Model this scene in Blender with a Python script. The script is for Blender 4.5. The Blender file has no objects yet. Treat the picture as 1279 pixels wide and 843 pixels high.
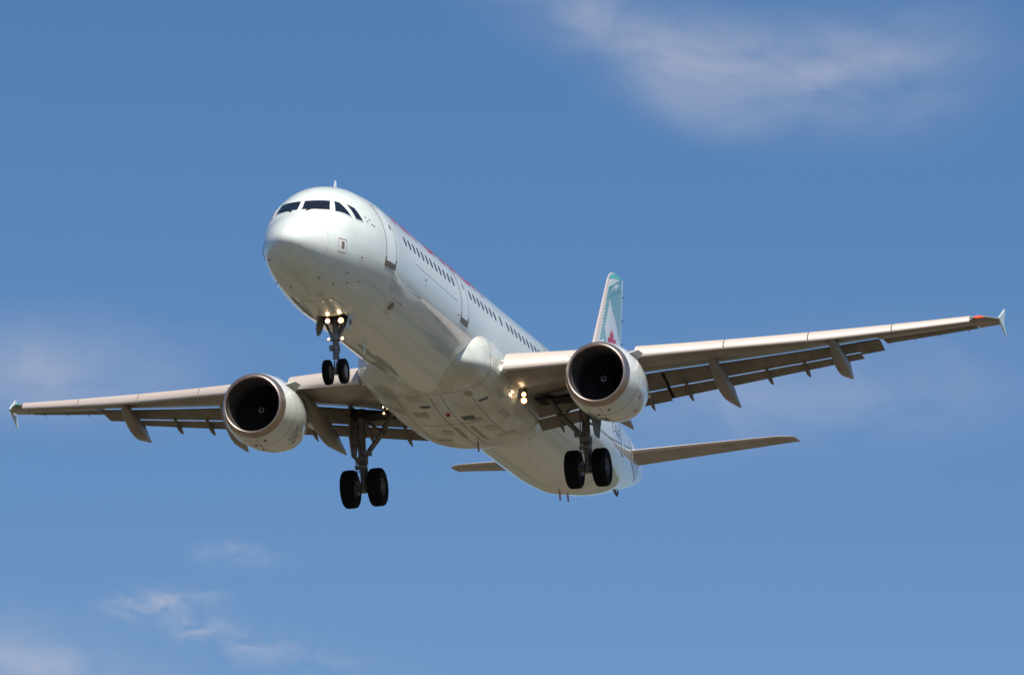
import bpy, bmesh, math
from math import sin, cos, pi, radians, sqrt, atan2, asin
from mathutils import Vector, Matrix

scene = bpy.context.scene
COL = scene.collection

# ------------------------------------------------------------------ pose, camera, sky, sun, exposure
# Aircraft frame in metres: x aft from the nose tip, y to starboard, z up; fuselage axis at y = z = 0.
PITCH, BANK = radians(2.5), radians(-2.7)
CAM_C = Vector((-249.254, -70.014, -63.662))            # photographer, in the aircraft frame
CAM_R = (Vector((0.252864, -0.966883, -0.034592)), Vector((0.208949, 0.089486, -0.973824)), Vector((0.944669, 0.239017, 0.224657)))
B0 = Matrix.Rotation(PITCH, 3, 'Y') @ Matrix.Rotation(BANK, 3, 'X')
fw = B0 @ CAM_R[2]
B = Matrix.Rotation(pi/2 - atan2(fw.y, fw.x), 3, 'Z') @ B0     # the photographer faces +Y
cam_loc = Vector((0, 0, 1.7))
def to_world(p): return B @ (Vector(p) - CAM_C) + cam_loc
BASE = Vector((20.0, 0.0, -4.37))                        # the aircraft's base point

cam_data = bpy.data.cameras.new('camera')
cam = bpy.data.objects.new('camera', cam_data); COL.objects.link(cam)
r_, d_, f_ = (B @ v for v in CAM_R)
cam.matrix_world = Matrix(((r_.x, -d_.x, -f_.x, cam_loc.x), (r_.y, -d_.y, -f_.y, cam_loc.y), (r_.z, -d_.z, -f_.z, cam_loc.z), (0, 0, 0, 1)))
cam_data.sensor_width = 36.0
cam_data.lens = 10921.4/1279*36.0
cam_data.clip_start = 1.0; cam_data.clip_end = 60000.0
scene.camera = cam

SUN_BODY = Vector((-0.42, -0.34, 0.84)).normalized()
sun_dir = (B @ SUN_BODY).normalized()
SUN_EL, SUN_AZ = asin(sun_dir.z), atan2(sun_dir.x, sun_dir.y)
sl = bpy.data.lights.new('sun', 'SUN'); sl.energy = 4.6; sl.angle = radians(0.53); sl.color = (1.0, 0.915, 0.81)
so = bpy.data.objects.new('sun', sl); COL.objects.link(so)
so.rotation_euler = sun_dir.to_track_quat('Z', 'Y').to_euler(); so.location = (0, 0, 400)
scene.view_settings.view_transform = 'Standard'; scene.view_settings.look = 'None'
scene.view_settings.exposure = 0.36; scene.view_settings.gamma = 1.0; scene.view_settings.use_curve_mapping = False

world = bpy.data.worlds.new('World'); scene.world = world; world.use_nodes = True
def build_sky():
    nt = world.node_tree; nt.nodes.clear(); N = nt.nodes.new; L = nt.links.new
    def math_(op, a, b=None, c=None):
        n = N('ShaderNodeMath'); n.operation = op
        for i, v in enumerate((a, b, c)):
            if v is None: continue
            if isinstance(v, (int, float)): n.inputs[i].default_value = v
            else: L(v, n.inputs[i])
        return n.outputs[0]
    sky = N('ShaderNodeTexSky'); sky.sky_type = 'NISHITA'; sky.sun_disc = False
    sky.sun_elevation = SUN_EL; sky.sun_rotation = SUN_AZ
    sky.altitude = 0; sky.air_density = SKY_AIR; sky.dust_density = SKY_DUST; sky.ozone_density = SKY_OZONE
    hs = N('ShaderNodeHueSaturation'); hs.inputs['Hue'].default_value = SKY_HUE; hs.inputs['Saturation'].default_value = SKY_SAT; hs.inputs['Value'].default_value = SKY_VAL
    L(sky.outputs[0], hs.inputs['Color'])
    tc = N('ShaderNodeTexCoord'); sp = N('ShaderNodeSeparateXYZ'); L(tc.outputs['Generated'], sp.inputs[0])
    az = math_('MULTIPLY', math_('ARCTAN2', sp.outputs[0], sp.outputs[1]), 180/pi*cos(radians(10)))
    el = math_('MULTIPLY', math_('ARCSINE', sp.outputs[2]), 180/pi)
    cb = N('ShaderNodeCombineXYZ'); L(az, cb.inputs[0]); L(el, cb.inputs[1])
    # drifting warp, then streaky fibres: thin high cloud
    def noise(scale, stretch, rot, detail, rough, dist, off=0.0):
        mp = N('ShaderNodeMapping'); mp.inputs['Rotation'].default_value = (0, 0, radians(rot)); mp.inputs['Scale'].default_value = (stretch, 1, 1); mp.inputs['Location'].default_value = (off, off*.7, off*.3)
        L(cb.outputs[0], mp.inputs[0])
        n = N('ShaderNodeTexNoise'); n.inputs['Scale'].default_value = scale; n.inputs['Detail'].default_value = detail
        n.inputs['Roughness'].default_value = rough; n.inputs['Distortion'].default_value = dist
        L(mp.outputs[0], n.inputs['Vector']); return n.outputs[0]
    fib = noise(2.6, 0.55, 16, 9, 0.52, 0.55)
    fine = noise(6.5, 0.6, 14, 9, 0.52, 0.7, 3.1)
    big = noise(0.9, 0.6, 15, 4, 0.5, 0.3, 7.3)
    tex = math_('ADD', math_('MULTIPLY', fib, 0.75), math_('MULTIPLY', big, 0.5))
    tex = math_('MULTIPLY', math_('SUBTRACT', tex, 0.36), 3.0)
    wisp = math_('MULTIPLY', math_('SUBTRACT', fine, 0.34), 3.2)
    den = None
    for (a, e, ra, re, tilt, s, crisp) in CLOUDS:
        da = math_('SUBTRACT', az, a); de = math_('SUBTRACT', el, e)
        c, n_ = cos(radians(tilt)), sin(radians(tilt))
        u = math_('DIVIDE', math_('ADD', math_('MULTIPLY', da, c), math_('MULTIPLY', de, n_)), ra)
        v = math_('DIVIDE', math_('SUBTRACT', math_('MULTIPLY', de, c), math_('MULTIPLY', da, n_)), re)
        g = math_('MULTIPLY', math_('POWER', 2.718, math_('MULTIPLY', math_('ADD', math_('MULTIPLY', u, u), math_('MULTIPLY', v, v)), -1.0)), s)
        g = math_('MAXIMUM', math_('MULTIPLY', g, wisp if crisp else tex), 0.0)
        den = g if den is None else math_('ADD', den, g)
    hz = math_('DIVIDE', math_('SUBTRACT', el, 3.0), 5.0)      # thin veil low over the horizon
    veil = math_('MULTIPLY', math_('POWER', 2.718, math_('MULTIPLY', math_('MULTIPLY', hz, hz), -1.0)), 0.40)
    den = math_('MINIMUM', math_('MAXIMUM', den, 0.0), 0.8)
    vm = N('ShaderNodeMix'); vm.data_type = 'RGBA'; L(veil, vm.inputs['Factor']); L(hs.outputs[0], vm.inputs['A']); vm.inputs['B'].default_value = tuple(v/SKY_STR for v in VEIL_COL)+(1,)
    mx = N('ShaderNodeMix'); mx.data_type = 'RGBA'; L(den, mx.inputs['Factor']); L(vm.outputs['Result'], mx.inputs['A'])
    mx.inputs['B'].default_value = tuple(v/SKY_STR for v in CLOUD_COL) + (1,)
    bg = N('ShaderNodeBackground'); L(mx.outputs['Result'], bg.inputs[0]); bg.inputs[1].default_value = SKY_STR
    out = N('ShaderNodeOutputWorld'); L(bg.outputs[0], out.inputs[0])
SKY_STR, SKY_DUST, SKY_OZONE, SKY_AIR, SKY_HUE, SKY_SAT, SKY_VAL = 0.077, 1.0, 6.0, 0.44, 0.492, 1.11, 1.31
CLOUD_COL = (0.43, 0.43, 0.50)
VEIL_COL = (0.27, 0.31, 0.33)
EL0 = math.degrees(asin((B @ CAM_R[2]).z))
def sky_at(u, v): return (u-639.5)/190.6, EL0+(421.5-v)/190.6       # degrees of azimuth and elevation
CLOUDS = []
for (u, v, ra, rb, tilt, s, crisp) in ((935, 78, 175, 50, -14, .36, 0), (740, 20, 150, 44, -24, .30, 0), (880, 135, 95, 34, -18, .28, 0), (1110, 70, 130, 62, 4, .30, 0),
        (40, 465, 200, 55, 0, .36, 0), (295, 693, 46, 13, -4, .34, 1), (200, 752, 62, 15, 6, .50, 1), (245, 780, 60, 20, -22, .30, 1),
        (50, 815, 130, 38, -12, .42, 0), (30, 830, 60, 22, -10, .25, 1), (1010, 490, 260, 62, 4, .26, 0), (340, 812, 120, 24, -10, .22, 1)):
    a, e = sky_at(u, v); CLOUDS.append((a, e, ra/190.6, rb/190.6, tilt, s, crisp))
build_sky()

# ------------------------------------------------------------------ materials
def material(name, col, rough=0.45, metal=0.0, coat=0.0, grime=0.0, grime_scale=(0.35, 2.2, 2.2), seams=None, spec=0.5, emit=None, grime_col=None, ripple=0.0):
    m = bpy.data.materials.new(name); m.use_nodes = True
    nt = m.node_tree; b = nt.nodes['Principled BSDF']; N = nt.nodes.new; L = nt.links.new
    b.inputs['Base Color'].default_value = (*col, 1); b.inputs['Roughness'].default_value = rough; b.inputs['Metallic'].default_value = metal
    b.inputs['Coat Weight'].default_value = coat; b.inputs['Coat Roughness'].default_value = 0.04; b.inputs['Specular IOR Level'].default_value = spec
    if emit: b.inputs['Emission Color'].default_value = (*emit[0], 1); b.inputs['Emission Strength'].default_value = emit[1]
    colsock = None
    tc = N('ShaderNodeTexCoord')
    if grime:
        mp = N('ShaderNodeMapping'); mp.inputs['Scale'].default_value = grime_scale; L(tc.outputs['Object'], mp.inputs[0])
        nz = N('ShaderNodeTexNoise'); nz.inputs['Scale'].default_value = 1.0; nz.inputs['Detail'].default_value = 7; nz.inputs['Roughness'].default_value = .62; L(mp.outputs[0], nz.inputs['Vector'])
        rp = N('ShaderNodeValToRGB'); rp.color_ramp.elements[0].position = .38; rp.color_ramp.elements[1].position = .68
        gc = grime_col or tuple(c*.55 for c in col)
        rp.color_ramp.elements[0].color = (*[c*(1-grime)+g*grime for c, g in zip(col, gc)], 1); rp.color_ramp.elements[1].color = (*col, 1)
        L(nz.outputs[0], rp.inputs[0]); colsock = rp.outputs[0]
        rr = N('ShaderNodeMapRange'); rr.inputs['To Min'].default_value = min(1, rough*1.5); rr.inputs['To Max'].default_value = rough*.8; L(nz.outputs[0], rr.inputs['Value']); L(rr.outputs[0], b.inputs['Roughness'])
    if ripple:                                           # slight waviness of sheet metal, seen in its reflections
        mp = N('ShaderNodeMapping'); mp.inputs['Scale'].default_value = (.9, 1.6, 1.6); L(tc.outputs['Object'], mp.inputs[0])
        nz = N('ShaderNodeTexNoise'); nz.inputs['Scale'].default_value = 1.3; nz.inputs['Detail'].default_value = 2; L(mp.outputs[0], nz.inputs['Vector'])
        bp = N('ShaderNodeBump'); bp.inputs['Strength'].default_value = 1.0; bp.inputs['Distance'].default_value = ripple; L(nz.outputs[0], bp.inputs['Height'])
        L(bp.outputs[0], b.inputs['Coat Normal'])
    if seams:                                            # fine skin joints: (axis, pitch, width, darkness)
        sp = N('ShaderNodeSeparateXYZ'); L(tc.outputs['Object'], sp.inputs[0])
        tot = None
        for ax, pitch, wid, dark in seams:
            a = N('ShaderNodeMath'); a.operation = 'PINGPONG'; L(sp.outputs[ax], a.inputs[0]); a.inputs[1].default_value = pitch/2
            c = N('ShaderNodeMath'); c.operation = 'LESS_THAN'; L(a.outputs[0], c.inputs[0]); c.inputs[1].default_value = wid/2
            d = N('ShaderNodeMath'); d.operation = 'MULTIPLY'; L(c.outputs[0], d.inputs[0]); d.inputs[1].default_value = dark
            if tot is None: tot = d.outputs[0]
            else:
                e = N('ShaderNodeMath'); e.operation = 'MAXIMUM'; L(tot, e.inputs[0]); L(d.outputs[0], e.inputs[1]); tot = e.outputs[0]
        mx = N('ShaderNodeMix'); mx.data_type = 'RGBA'; L(tot, mx.inputs['Factor'])
        if colsock: L(colsock, mx.inputs['A'])
        else: mx.inputs['A'].default_value = (*col, 1)
        mx.inputs['B'].default_value = (*[c*.3 for c in col], 1); colsock = mx.outputs['Result']
    if colsock: L(colsock, b.inputs['Base Color'])
    return m

WHITE = material('white_paint', (.745, .84, .82), .34, coat=1.0, grime=.3, grime_scale=(.22, 2.6, 2.6), grime_col=(.52, .52, .46), ripple=.004, seams=[(0, 2.13, .016, .2)])
FAIR = material('fairing_paint', (.71, .79, .76), .40, coat=.7, grime=.6, grime_col=(.42, .35, .25), grime_scale=(.5, 1.6, 1.6), seams=[(0, 1.9, .02, .4)], ripple=.004)
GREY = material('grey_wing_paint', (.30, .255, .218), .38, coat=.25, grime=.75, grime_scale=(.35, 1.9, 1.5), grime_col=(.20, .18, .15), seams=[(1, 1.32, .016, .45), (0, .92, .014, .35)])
FLAPG = material('grey_flap_paint', (.235, .20, .168), .5, grime=.6, grime_scale=(.7, 2.2, 1.2), grime_col=(.11, .098, .085), seams=[(1, 1.35, .014, .35)])
SLAT = material('light_slat_paint', (.52, .455, .41), .40, coat=.15, grime=.3, grime_scale=(1.5, .4, 1.5), grime_col=(.46, .42, .36))
NACEL = material('nacelle_paint', (.74, .81, .81), .33, coat=1.0, grime=.3, grime_col=(.48, .46, .40), grime_scale=(.5, 1.2, 1.2), ripple=.003)
LIP = material('bare_metal_lip', (.55, .45, .40), .36, metal=1.0, grime=.3, grime_scale=(.8, 2, 2))
BARE = material('bare_leading_edge', (.66, .60, .59), .4, metal=.25)
DUCT = material('inlet_duct_lining', (.085, .08, .085), .4, grime=.3)
DARKM = material('fan_blade_metal', (.05, .05, .053), .35, metal=.5)
SPIN = material('spinner_black', (.03, .03, .032), .3)
SPIRAL = material('spinner_spiral_white', (.45, .45, .44), .6)
HOT = material('exhaust_metal', (.16, .13, .11), .42, metal=.9, grime=.5)
RUBBER = material('tyre_rubber', (.008, .008, .009), .8, spec=.12)
RIM = material('wheel_rim', (.13, .125, .12), .5, metal=.3, grime=.4)
GEAR = material('gear_leg_metal', (.20, .175, .155), .42, metal=.25, grime=.6, grime_scale=(3, 3, 3), grime_col=(.08, .07, .06))
GEARL = material('nose_leg_metal', (.27, .25, .235), .4, metal=.35, grime=.6, grime_scale=(3, 3, 3), grime_col=(.10, .09, .08))
RIML = material('nose_wheel_rim', (.34, .32, .30), .45, metal=.4, grime=.5, grime_scale=(4, 4, 4))
CHROME = material('oleo_chrome', (.75, .74, .73), .15, metal=1.0)
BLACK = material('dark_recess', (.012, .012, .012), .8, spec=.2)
GLASS = material('cockpit_glass', (.010, .012, .016), .06, coat=1.0)
PANE = material('cabin_window_pane', (.045, .038, .045), .12)
SOFTSEAM = material('faint_joint', (.50, .53, .52), .5)
SEAM = material('panel_seam', (.20, .22, .24), .6)
DOORW = material('door_paint', (.77, .84, .83), .34, coat=1.0)
SCUFF = material('sill_plate', (.17, .14, .12), .5, metal=.3)
RED = material('red_paint', (.50, .015, .03), .4, coat=.4)
REDTHIN = material('faded_red_marking', (.48, .20, .17), .5)
BROWN = material('brown_static_plate', (.27, .20, .15), .5, metal=.3)
TEAL = material('teal_paint', (.10, .34, .37), .4, coat=.6)
TEALL = material('bright_teal_paint', (.12, .50, .46), .4, coat=.6)
INK = material('dark_grey_lettering', (.07, .09, .12), .5)
BLUEG = material('pale_blue_gear_door_paint', (.55, .68, .70), .4)
PANEL = material('belly_panel_brown', (.50, .45, .36), .55, grime=.5)
STAIN = material('belly_panel_grey', (.60, .61, .56), .5, grime=.4)
LAMP = material('lit_lamp', (1, .8, .5), .3, emit=((1.0, .72, .42), 14.0))
LAMPS = material('lit_small_lamp', (1, .8, .5), .3, emit=((1.0, .58, .36), 1.9))
BLOOM = material('lamp_bloom_ring', (1, .6, .3), .3, emit=((1.0, .36, .09), 1.4))  # orange bloom round the lamps, put in as a glowing ring
REDL = material('lit_red_navigation_light', (.8, .05, .02), .3, emit=((1.0, .10, .04), .55))
GREENL = material('green_navigation_light', (.02, .25, .16), .2)

# ------------------------------------------------------------------ mesh helpers
class MB:
    def __init__(s): s.v = []; s.f = []; s.m = []
    def add(s, verts, faces, mi=0):
        o = len(s.v); s.v += [Vector(p) for p in verts]
        for f in faces: s.f.append(tuple(i+o for i in f)); s.m.append(mi)
        return s
    def loft(s, rings, mi=0, cap0=True, cap1=True, closed=True, mifun=None):
        n = len(rings[0]); o = len(s.v)
        for r in rings: s.v += [Vector(p) for p in r]
        for i in range(len(rings)-1):
            for j in range(n if closed else n-1):
                k = (j+1) % n
                s.f.append((o+i*n+j, o+i*n+k, o+(i+1)*n+k, o+(i+1)*n+j)); s.m.append(mifun(i, j) if mifun else mi)
        if cap0: s.f.append(tuple(o+j for j in range(n))); s.m.append(mi)
        if cap1: s.f.append(tuple(o+(len(rings)-1)*n+j for j in reversed(range(n)))); s.m.append(mi)
        return s
    def tube(s, path, radii, n=12, mi=0, caps=True):
        path = [Vector(p) for p in path]
        if not isinstance(radii, (list, tuple)): radii = [radii]*len(path)
        rings = []; up = None
        for i, p in enumerate(path):
            d = (path[min(i+1, len(path)-1)]-path[max(i-1, 0)]).normalized()
            if up is None: up = d.orthogonal().normalized()
            u = (up-d*up.dot(d)).normalized(); up = u; w = d.cross(u)
            rings.append([p+(u*cos(2*pi*k/n)+w*sin(2*pi*k/n))*radii[i] for k in range(n)])
        return s.loft(rings, mi, caps, caps)
    def revolve(s, prof, origin, n=48, axis='x', mi=0, mifun=None, cap0=False, cap1=False):
        ox, oy, oz = origin; rings = []
        for (a, r) in prof:
            ring = []
            for k in range(n):
                t = 2*pi*k/n
                if axis == 'x': ring.append((ox+a, oy+r*sin(t), oz+r*cos(t)))
                else: ring.append((ox+r*sin(t), oy+a, oz+r*cos(t)))
            rings.append(ring)
        return s.loft(rings, mi, cap0, cap1, mifun=mifun)
    def box(s, c, size, rot=None, mi=0):
        c = Vector(c); R = rot or Matrix.Identity(3); a = [Vector((x*size[0]/2, y*size[1]/2, z*size[2]/2)) for x in (-1, 1) for y in (-1, 1) for z in (-1, 1)]
        return s.add([c+R @ p for p in a], [(0, 1, 3, 2), (4, 6, 7, 5), (0, 4, 5, 1), (2, 3, 7, 6), (0, 2, 6, 4), (1, 5, 7, 3)], mi)
    def prism(s, poly, thick, mi=0):                    # poly: 3-D points, thick: offset vector
        n = len(poly); t = Vector(thick)
        s.add([Vector(p)-t/2 for p in poly]+[Vector(p)+t/2 for p in poly], [tuple(range(n)), tuple(range(2*n-1, n-1, -1))]+[(i, i+n, (i+1) % n+n, (i+1) % n) for i in range(n)], mi)
        return s
    def build(s, name, mats, parent=None, angle=35, smooth=True, label=None):
        me = bpy.data.meshes.new(name); me.from_pydata([tuple(p-BASE) for p in s.v], [], s.f)
        mats = mats if isinstance(mats, (list, tuple)) else [mats]
        for m in mats: me.materials.append(m)
        me.polygons.foreach_set('material_index', s.m)
        bm = bmesh.new(); bm.from_mesh(me); bmesh.ops.recalc_face_normals(bm, faces=bm.faces); bm.to_mesh(me); bm.free()
        me.polygons.foreach_set('use_smooth', [smooth]*len(me.polygons))
        if smooth: me.set_sharp_from_angle(angle=radians(angle))
        me.update()
        o = bpy.data.objects.new(name, me); COL.objects.link(o)
        if parent: o.parent = parent
        if label: o['label'] = label
        return o

def pchip(x, y, xi):
    n = len(x); h = [x[i+1]-x[i] for i in range(n-1)]; d = [(y[i+1]-y[i])/h[i] for i in range(n-1)]
    k = 0
    while k < n-2 and xi > x[k+1]: k += 1
    def slope(i):
        if i == 0: return d[0]
        if i == n-1: return d[-1]
        if d[i-1]*d[i] <= 0: return 0.0
        w1 = 2*h[i]+h[i-1]; w2 = h[i]+2*h[i-1]; return (w1+w2)/(w1/d[i-1]+w2/d[i])
    t = min(max((xi-x[k])/h[k], 0), 1)
    return y[k]*(1+2*t)*(1-t)**2+h[k]*slope(k)*t*(1-t)**2+y[k+1]*t*t*(3-2*t)+h[k]*slope(k+1)*t*t*(t-1)
def lerp(tab, x):
    if x <= tab[0][0]: return tab[0][1]
    for (a, p), (b, q) in zip(tab, tab[1:]):
        if x <= b: return p+(q-p)*(x-a)/(b-a)
    return tab[-1][1]

# ------------------------------------------------------------------ the ground below (out of frame; it lights and mirrors in the belly)
def ground():
    m = bpy.data.materials.new('dry_grass_field'); m.use_nodes = True; nt = m.node_tree; b = nt.nodes['Principled BSDF']; N = nt.nodes.new; L = nt.links.new
    tc = N('ShaderNodeTexCoord'); nz = N('ShaderNodeTexNoise'); nz.inputs['Scale'].default_value = .0075; nz.inputs['Detail'].default_value = 8; L(tc.outputs['Object'], nz.inputs['Vector'])
    rp = N('ShaderNodeValToRGB'); e = rp.color_ramp.elements; e[0].position = .34; e[0].color = (.030, .042, .018, 1); e[1].position = .66; e[1].color = (0.16, 0.13, 0.1003, 1)
    for p_, c_ in ((.42, (.048, .056, .024)), (.46, (0.105, 0.088, 0.0661)), (.53, (0.13, 0.108, 0.0826)), (.56, (0.075, 0.078, 0.0496)), (.60, (0.12, 0.1, 0.0826))): x = e.new(p_); x.color = (*c_, 1)
    L(nz.outputs[0], rp.inputs[0]); L(rp.outputs[0], b.inputs['Base Color']); b.inputs['Roughness'].default_value = .95; b.inputs['Specular IOR Level'].default_value = .1
    bm = bmesh.new(); bmesh.ops.create_circle(bm, cap_ends=True, segments=96, radius=30000); me = bpy.data.meshes.new('ground'); bm.to_mesh(me); bm.free(); me.materials.append(m)
    o = bpy.data.objects.new('ground', me); COL.objects.link(o); o['kind'] = 'structure'
    # low wooded hills round the horizon
    h = bpy.data.materials.new('wooded_hills'); h.use_nodes = True; hb = h.node_tree.nodes['Principled BSDF']; hb.inputs['Base Color'].default_value = (.05, .065, .035, 1); hb.inputs['Roughness'].default_value = .95
    vs, fs, n = [], [], 180
    for i in range(n):
        a = 2*pi*i/n; R = 2600+300*sin(3*a+1); H = 70+38*sin(5*a)+22*sin(11*a+2)+12*sin(23*a)
        for rr, hh in ((R, -2), (R+160, H*.7), (R+420, H), (R+900, -2)): vs.append((rr*cos(a), rr*sin(a), hh))
    for i in range(n):
        j = (i+1) % n
        for k in range(3): fs.append((i*4+k, j*4+k, j*4+k+1, i*4+k+1))
    me = bpy.data.meshes.new('hills'); me.from_pydata(vs, [], fs); me.materials.append(h); o = bpy.data.objects.new('hills', me); COL.objects.link(o); o['kind'] = 'structure'
ground()

# ------------------------------------------------------------------ the airliner
PLANE = bpy.data.objects.new('airliner', None); COL.objects.link(PLANE)
PLANE.matrix_world = Matrix.Translation(to_world(BASE)) @ B.to_4x4()
PLANE['label'] = 'white twin-engine passenger jet flying overhead with its landing gear down and lights on'
PLANE['category'] = 'airplane'

XS = [0, .08, .25, .55, 1, 1.6, 2.1, 2.7, 3.4, 4.4, 6, 29, 31.5, 33.5, 35, 37.5, 40, 42, 43.6, 44.5]
TOP = [-.618, -.424, -.232, -.002, .302, .668, 1.085, 1.454, 1.746, 1.974, 2.073, 2.07, 2.04, 1.97, 1.9, 1.834, 1.77, 1.644, 1.475, 1.318]
BOT = [-.62, -.819, -.999, -1.221, -1.455, -1.673, -1.813, -1.915, -1.967, -2.02, -2.068, -2.07, -2.06, -1.99, -1.78, -1.31, -.713, -.214, .227, .51]
WID = [.001, .242, .46, .715, .983, 1.227, 1.372, 1.513, 1.678, 1.845, 1.976, 1.976, 1.97, 1.9, 1.75, 1.43, 1.046, .713, .433, .265]
def fsec(x):
    if x < .25:                                          # rounded tip
        k = sqrt(max(x, 1e-6)/.25); t, b, w = -.62+k*.388, -.62-k*.379, k*.46; return max(w, .003), max((t-b)/2, .003), (t+b)/2
    t, b, w = pchip(XS, TOP, x), pchip(XS, BOT, x), pchip(XS, WID, x)
    return max(w, .004), max((t-b)/2, .004), (t+b)/2
def fpt(x, th, side=-1, off=0.0):                        # th: angle above the horizontal, side -1 port, +1 starboard
    def P(x, th):
        w, h, c = fsec(x); return Vector((x, side*w*cos(th), c+h*sin(th)))
    p = P(x, th)
    if off:
        a = P(x+.01, th)-P(max(x-.01, .0), th); b = P(x, th+.004)-P(x, th-.004); n = a.cross(b).normalized()
        w, h, c = fsec(x)
        if n.dot(Vector((0, p.y, p.z-c))) < 0: n = -n
        p = p+n*off
    return p
def th_of(x, z):
    w, h, c = fsec(x); return asin(max(-1, min(1, (z-c)/h)))

def fuselage():
    m = MB(); xs = [.0+.6*(i/16)**2 for i in range(17)]+[.6+.2*i for i in range(1, 33)]+[7.0+.75*i for i in range(1, 30)]+[28.75+.35*i for i in range(1, 46)]
    xs = [x for x in xs if x < 44.45]+[44.5]
    rings = []
    for x in xs:
        w, h, c = fsec(x); rings.append([(x, w*cos(2*pi*k/96), c+h*sin(2*pi*k/96)) for k in range(96)])
    m.loft(rings, 0, True, False)
    # tail-cone exhaust pipe
    w, h, c = fsec(44.5); m.loft([[(44.5, w*s*cos(2*pi*k/96), c+h*s*sin(2*pi*k/96)) for k in range(96)] for s in (1, .72)]+[[(44.2, w*.6*cos(2*pi*k/96), c+h*.6*sin(2*pi*k/96)) for k in range(96)]], 1, False, True)
    return m.build('fuselage', [WHITE, HOT], PLANE, 60)
FUS = fuselage()

def patch(m, corners, nu, nv, side, off, mi=0):          # corners: (x, z) at bottom-left, bottom-right, top-right, top-left, wrapped on the skin
    rows = []
    cs = [(x, th_of(x, z)) for x, z in corners]
    for j in range(nv+1):
        v = j/nv; row = []
        for i in range(nu+1):
            u = i/nu
            x = (cs[0][0]*(1-u)+cs[1][0]*u)*(1-v)+(cs[3][0]*(1-u)+cs[2][0]*u)*v
            t = (cs[0][1]*(1-u)+cs[1][1]*u)*(1-v)+(cs[3][1]*(1-u)+cs[2][1]*u)*v
            row.append(fpt(x, t, side, off))
        rows.append(row)
    m.loft(rows, mi, False, False, closed=False)
def polypatch(m, pts, side, off, mi=0, sub=3):           # convex polygon in (x, th) -> fan on the skin
    n = len(pts); cx = sum(p[0] for p in pts)/n; ct = sum(p[1] for p in pts)/n
    rings = []
    for k in range(sub, -1, -1):
        s = max(k/sub, .001); rings.append([fpt(cx+(x-cx)*s, ct+(t-ct)*s, side, off) for x, t in pts])
    m.loft(rings, mi, False, False)
def strip(m, pts, wid, side, off, mi=0, n=10):           # a line (x, th) of given width on the skin
    for (a, b) in zip(pts, pts[1:]):
        L_ = []; R_ = []
        for i in range(n+1):
            u = i/n; x = a[0]+(b[0]-a[0])*u; t = a[1]+(b[1]-a[1])*u
            p = fpt(x, t, side, off); q = fpt(a[0]+(b[0]-a[0])*(u+.01), a[1]+(b[1]-a[1])*(u+.01), side, off)
            w, h, c = fsec(x); nn = Vector((0, p.y, p.z-c)); e = (q-p).cross(nn).normalized()*wid/2
            L_.append(p-e); R_.append(p+e)
        m.loft([L_, R_], mi, False, False, closed=False)

# cockpit glazing: three panes a side
# front windshield in (x, z) would be degenerate near the centre line, so it is given by its lateral offset
def th_y(x, y):
    w, h, c = fsec(x); return math.acos(max(-1, min(1, abs(y)/w)))
def front_glass():
    def xat(y, z):                                       # x on the skin at lateral offset y, height z
        lo, hi = 1.0, 3.2
        for _ in range(50):
            mid = (lo+hi)/2; w, h, c = fsec(mid); s = 1-(y/w)**2 if abs(y) < w else -1
            zz = c+h*sqrt(s) if s > 0 else -9
            if zz < z: lo = mid
            else: hi = mid
        return (lo+hi)/2
    C4 = [(.06, .565), (.86, .585), (.765, .975), (.055, .955)]
    for side in (-1, 1):
        def S(u, v, off):
            y = (C4[0][0]*(1-u)+C4[1][0]*u)*(1-v)+(C4[3][0]*(1-u)+C4[2][0]*u)*v
            z = (C4[0][1]*(1-u)+C4[1][1]*u)*(1-v)+(C4[3][1]*(1-u)+C4[2][1]*u)*v
            x = xat(y, z); return fpt(x, th_y(x, y), side, off)
        m = MB(); m.loft([[S(i/10, j/8, .012) for i in range(11)] for j in range(9)], 0, False, False, closed=False); m.build('cockpit_window', GLASS, FUS)
        edge = [(i/10, 0) for i in range(10)]+[(1, j/8) for j in range(8)]+[(1-i/10, 1) for i in range(10)]+[(0, 1-j/8) for j in range(8)]
        f = MB(); f.loft([[S(.5+(u-.5)*s, .5+(v-.5)*(s if s < 1 else s*1.05), o) for u, v in edge] for s, o in ((1.06, .006), (1.0, .017), (.985, .014))], 0, False, False); f.build('window_frame', DOORW, FUS)
        wp = MB(); a, b = S(.25, -.06, .03), S(.75, .10, .035); wp.tube([a, b], .012, 6); wp.tube([S(.22, -.14, .01), a], .02, 6); wp.build('windscreen_wiper', BLACK, FUS)
    for side in (-1, 1):
        for cor in ([(1.99, .55), (2.60, .47), (2.54, .95), (2.40, .985)], [(2.80, .46), (3.19, .45), (3.06, .87), (2.77, .955)]):
            pts = [(x, th_of(x, z)) for x, z in cor]; P = []
            for a, b in zip(pts, pts[1:]+pts[:1]):
                for k in range(6): P.append((a[0]+(b[0]-a[0])*k/6, a[1]+(b[1]-a[1])*k/6))
            m = MB(); polypatch(m, P, side, .012, 0, 4); m.build('cockpit_window', GLASS, FUS)
            n = len(P); cx = sum(p[0] for p in P)/n; ct = sum(p[1] for p in P)/n
            f = MB(); f.loft([[fpt(cx+(x-cx)*s, ct+(t-ct)*s, side, o) for x, t in P] for s, o in ((1.09, .006), (1.0, .016), (.985, .014))], 0, False, False); f.build('window_frame', DOORW, FUS)
front_glass()

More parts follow.
